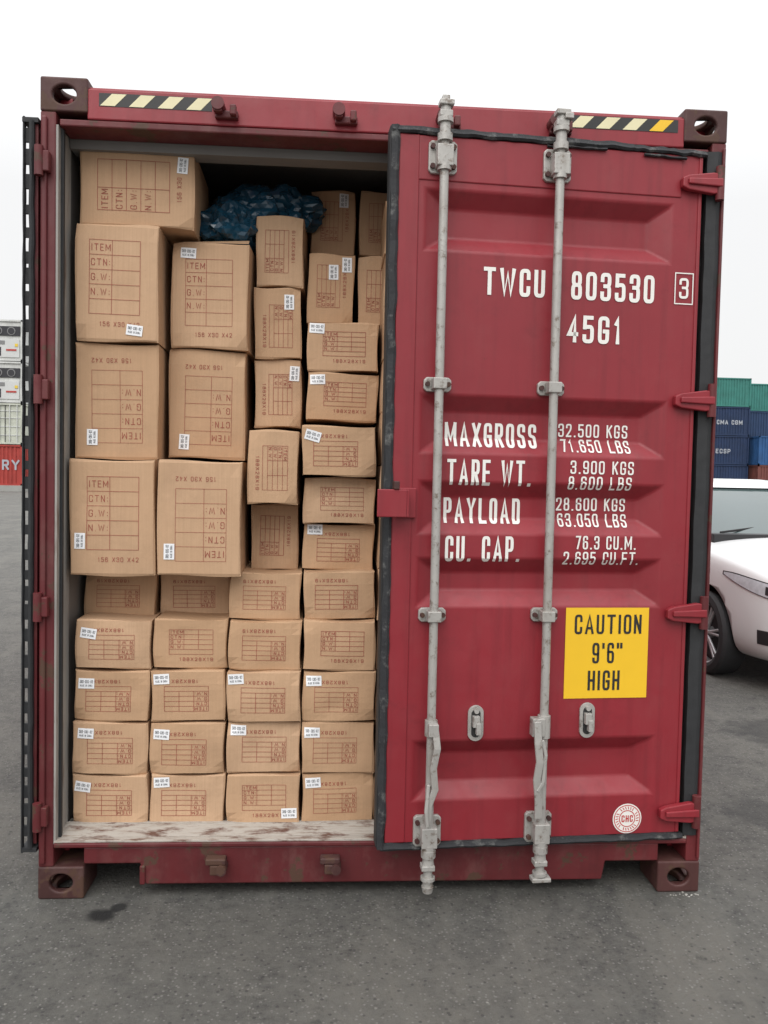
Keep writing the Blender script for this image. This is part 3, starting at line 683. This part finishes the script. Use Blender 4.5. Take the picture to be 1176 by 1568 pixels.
for s,w,zl,zm,zs,zc in ST:
    half=[(0,zl),(w*.7,zl),(w*.95,zl+.03),(w,zm-.12),(w*1.0,zm+.08),(w*.985,zs-.07),(w*.92,zs+.0),(w*.68,zs+(zc-zs)*.55),(w*.35,zs+(zc-zs)*.9),(0,zc)]
    sec=[(x,s,z) for x,z in half]+[(-x,s,z) for x,z in half[-2:0:-1]]; secs.append(sec)
mb=MB(); k=len(secs[0]); vs=[v for s in secs for v in s]
mb.add(vs,[(i*k+j,i*k+(j+1)%k,(i+1)*k+(j+1)%k,(i+1)*k+j) for i in range(len(secs)-1) for j in range(k)]+[tuple(range(k)),tuple(range((len(secs)-1)*k,len(secs)*k))],0,True)
body=mb.build('body',[M_cp,M_dk],CAR)
sd=body.modifiers.new('s','SUBSURF'); sd.levels=2; sd.render_levels=2
mb=MB()
AX=(.84,3.40)
for a in AX:
    for s in (-1,1): mb.cyl((s*1.2,a,.33),(s*.58,a,.33),.365,mat=0,n=64)
cut=mb.build('t',[M_dk]); cut.parent=CAR
bo=body.modifiers.new('c','BOOLEAN'); bo.object=cut; bo.operation='DIFFERENCE'; bo.solver='EXACT'
bpy.context.view_layer.update()
dg=bpy.context.evaluated_depsgraph_get(); me=bpy.data.meshes.new_from_object(body.evaluated_get(dg)); body.modifiers.clear(); body.data=me
bpy.data.objects.remove(cut)
for p in me.polygons:
    c=p.center
    inn=any(math.hypot(c.y-a,c.z-.33)<.367 for a in AX) and abs(c.x)>.5
    if inn and (abs(p.normal.x)<.3 or abs(abs(c.x)-.58)<.01): p.material_index=1; p.use_smooth=False
    else: p.material_index=0; p.use_smooth=True
bvh=BVHTree.FromPolygons([v.co[:] for v in me.vertices],[tuple(p.vertices) for p in me.polygons])
mb=MB()
def loop(z,front,rear,w,b=.1):
    return [(-w+b,front+.02,z),(-w*.5,front-.03,z),(0,front-.05,z),(w*.5,front-.03,z),(w-b,front+.02,z),(w,front+.16,z),(w+.005,(front+rear)/2,z),(w,rear-.15,z),(w-b,rear,z),(0,rear+.04,z),(-w+b,rear,z),(-w,rear-.15,z),(-w-.005,(front+rear)/2,z),(-w,front+.16,z)]
lp=[loop(.95,1.08,3.98,.77),loop(1.06,1.22,3.92,.76),loop(1.28,1.58,3.72,.69),loop(1.42,1.86,3.50,.62),loop(1.47,2.05,3.3,.54)]
k=14
for i in range(4): mb.add(lp[i]+lp[i+1],[(j,(j+1)%k,k+(j+1)%k,k+j) for j in range(k)],0,True)
g=mb.build('glasshouse',[M_gl],CAR)
bm=bmesh.new(); bm.from_mesh(g.data); bmesh.ops.remove_doubles(bm,verts=bm.verts,dist=.001); bm.to_mesh(g.data); bm.free()
for p in g.data.polygons: p.use_smooth=True
mb=MB()
rf=[loop(1.425,1.84,3.55,.635),loop(1.475,1.98,3.42,.575),loop(1.505,2.25,3.15,.38,.06)]
for i in range(2): mb.add(rf[i]+rf[i+1],[(j,(j+1)%k,k+(j+1)%k,k+j) for j in range(k)],0,True)
mb.add(rf[2],[tuple(range(k))],0,True)
def pillar(a,b,r,fl=.5,mat=0): mb.cyl(a,b,r,r*.9,mat,12,fl)
for s in (-1,1):
    pillar((s*.735,1.22,1.0),(s*.60,1.93,1.445),.038,.8); pillar((s*.735,3.9,1.02),(s*.60,3.42,1.45),.07,.7); pillar((s*.775,2.4,1.0),(s*.635,2.45,1.44),.035,.6,1)
    pillar((s*.64,1.9,1.44),(s*.64,3.45,1.44),.025,1)
mb.build('roof',[M_cp,M_dk],CAR)
def patch(mb,mat,phis,zlo,zhi,cx,cy,off=.004,nz_=6):
    vs=[]
    for ph in phis:
        for j in range(nz_+1):
            z=zlo(ph)+(zhi(ph)-zlo(ph))*j/nz_; o=Vector((cx,cy,z)); d=Vector((math.sin(ph),-math.cos(ph),0))
            h=bvh.ray_cast(o+d*3,-d,3); p=h[0] if h[0] is not None else o+d*.8
            vs.append(p+d*off)
    n=len(phis); mb.add(vs,[(i*(nz_+1)+j,(i+1)*(nz_+1)+j,(i+1)*(nz_+1)+j+1,i*(nz_+1)+j+1) for i in range(n-1) for j in range(nz_)],mat,True)
lin=lambda a,b,n:[a+(b-a)*i/n for i in range(n+1)]
mb=MB()
for s in (-1,1):
    a0,a1=rad(27),rad(78)
    t=lambda ph:min(1,max(0,(abs(ph)-a0)/(a1-a0)))
    lo=lambda ph:.64+.155*t(ph)**1.3; hi=lambda ph:.71+.13*t(ph)**.7-.03*t(ph)**4
    patch(mb,1,[s*v for v in lin(a0-.02,a1+.03,20)],lambda ph:lo(ph)-.006,lambda ph:hi(ph)+.006,s*.15,.75,.003)
    patch(mb,0,[s*v for v in lin(a0,a1,20)],lo,hi,s*.15,.75,.010)
    patch(mb,1,[s*v for v in lin(a0+.08,a0+.34,8)],lambda ph:lo(ph)+.016,lambda ph:hi(ph)-.020,s*.15,.75,.013)
    patch(mb,2,[s*v for v in lin(a0+.14,a0+.26,6)],lambda ph:lo(ph)+.028,lambda ph:hi(ph)-.032,s*.15,.75,.016)
    patch(mb,1,[s*v for v in lin(rad(30),rad(50),8)],lambda ph:.35,lambda ph:.45,s*.15,.75,.004)
    patch(mb,2,[s*v for v in lin(rad(37),rad(44),6)],lambda ph:.375,lambda ph:.425,s*.15,.75,.010)
patch(mb,1,lin(-rad(27),rad(27),14),lambda ph:.50,lambda ph:.64,0,.75,.006)
patch(mb,2,lin(-rad(25),rad(25),14),lambda ph:.665,lambda ph:.68,0,.75,.012)
patch(mb,1,lin(-rad(33),rad(33),14),lambda ph:.27,lambda ph:.36,0,.75,.006)
mb.build('front_lamps_and_grille',[M_lamp,M_dk,M_chr],CAR,recalc=False)
mb=MB()
for a in AX:
    for s in (-1,1):
        xo=s*.868; xi=s*.66; cz=.315
        prof=[(xi,.20),(xi,.29),(xi+s*.02,.312),(xo-s*.03,.318),(xo-s*.008,.300),(xo,.260),(xo-s*.01,.232),(xo-s*.018,.222),(xo-s*.07,.210)]
        n=48; vs=[]
        for px,r in prof:
            for i in range(n): t=2*math.pi*i/n; vs.append((px,a+r*math.cos(t),cz+r*math.sin(t)))
        for j in range(len(prof)-1): mb.add(vs[j*n:(j+2)*n],[(i,(i+1)%n,n+(i+1)%n,n+i) for i in range(n)],0 if j<6 else 1,True)
        mb.cyl((xo-s*.09,a,cz),(xo-s*.075,a,cz),.215,mat=2,n=32); mb.cyl((xo-s*.08,a,cz),(xo-s*.018,a,cz),.045,.035,1,20)
        for k5 in range(7):
            for dd in (-.10,.10):
                t=2*math.pi*k5/7+.3; p0=Vector((xo-s*.03,a+.03*math.cos(t),cz+.03*math.sin(t))); p1=Vector((xo-s*.022,a+.222*math.cos(t+dd),cz+.222*math.sin(t+dd)))
                mb.cyl(p0,p1,.013,.011,1,8)
mb.build('wheels',[M_ty,M_al,M_dk],CAR,recalc=True)
mb=MB()
for s in (-1,1):
    mb.cyl((s*.80,1.72,1.06),(s*.98,1.70,1.10),.075,.055,0,20,.9); mb.cyl((s*.74,1.66,1.02),(s*.84,1.70,1.06),.03,mat=1)
bar(mb,[(-.60,1.16,1.065),(-.15,1.30,1.11)],.018,.012,1); bar(mb,[(.0,1.20,1.075),(.5,1.30,1.11)],.018,.012,1)
mb.box(-.55,.55,.4,3.9,.2,.45,1); mb.box(-.70,.70,1.06,1.2,.98,1.058,1)
mb.box(-.26,.26,-.04,-.012,.50,.61,2)
mb.build('mirrors_and_trim',[M_cp,M_dk,M_label],CAR,.004)

# ---------------------------------------------------------------- sky, sun, camera
w=bpy.data.worlds.new("World"); SC.world=w; w.use_nodes=True; nt=w.node_tree; bg=nt.nodes['Background']
sky=N(nt,'ShaderNodeTexSky'); sky.sky_type='NISHITA'; sky.sun_disc=False; sky.sun_elevation=rad(46); sky.sun_rotation=rad(200); sky.dust_density=6; sky.air_density=1.5
tc=N(nt,'ShaderNodeTexCoord'); sp=N(nt,'ShaderNodeSeparateXYZ'); nt.links.new(tc.outputs['Generated'],sp.inputs[0])
cr=N(nt,'ShaderNodeValToRGB'); e=cr.color_ramp.elements; e[0].position=0; e[0].color=(.94,.942,.945,1); e[1].position=1; e[1].color=(2.9,2.92,2.96,1)
for p,c in ((.30,(.97,.972,.977,1)),(.5,(1.3,1.31,1.32,1)),(.75,(2.2,2.21,2.24,1))): q_=cr.color_ramp.elements.new(p); q_.color=c
nt.links.new(sp.outputs['Z'],cr.inputs[0])
ml=N(nt,'ShaderNodeVectorMath',operation='SCALE'); ml.inputs['Scale'].default_value=10.; nt.links.new(cr.outputs[0],ml.inputs[0])
mx=mix(nt,.95,sky.outputs[0],ml.outputs[0]); nt.links.new(mx,bg.inputs['Color']); bg.inputs['Strength'].default_value=.1
sl=bpy.data.lights.new('sun','SUN'); sl.energy=1.35; sl.angle=rad(45); sl.color=(1,.97,.93); so=bpy.data.objects.new('sun',sl); SC.collection.objects.link(so)
so.rotation_euler=Vector((.27,.80,-.80)).to_track_quat('-Z','Y').to_euler()
cam=bpy.data.cameras.new('camera'); co=bpy.data.objects.new('camera',cam); SC.collection.objects.link(co); SC.camera=co
cam.sensor_fit='VERTICAL'; cam.sensor_height=24; cam.lens=1250/1568*24; cam.clip_end=5000; cam.clip_start=.05
yw,pt,rl=.0637,-.0428,.021
f=Vector((math.sin(yw)*math.cos(pt),math.cos(yw)*math.cos(pt),math.sin(pt))); r=Vector((math.cos(yw),-math.sin(yw),0)); u=r.cross(f)
r2=r*math.cos(rl)+u*math.sin(rl); u2=-r*math.sin(rl)+u*math.cos(rl)
M=Matrix((r2,u2,-f)).transposed().to_4x4(); M.translation=Vector((-.1898,-2.9418,1.5411)); co.matrix_world=M
SC.view_settings.view_transform='Standard'; SC.view_settings.look='None'; SC.view_settings.exposure=0
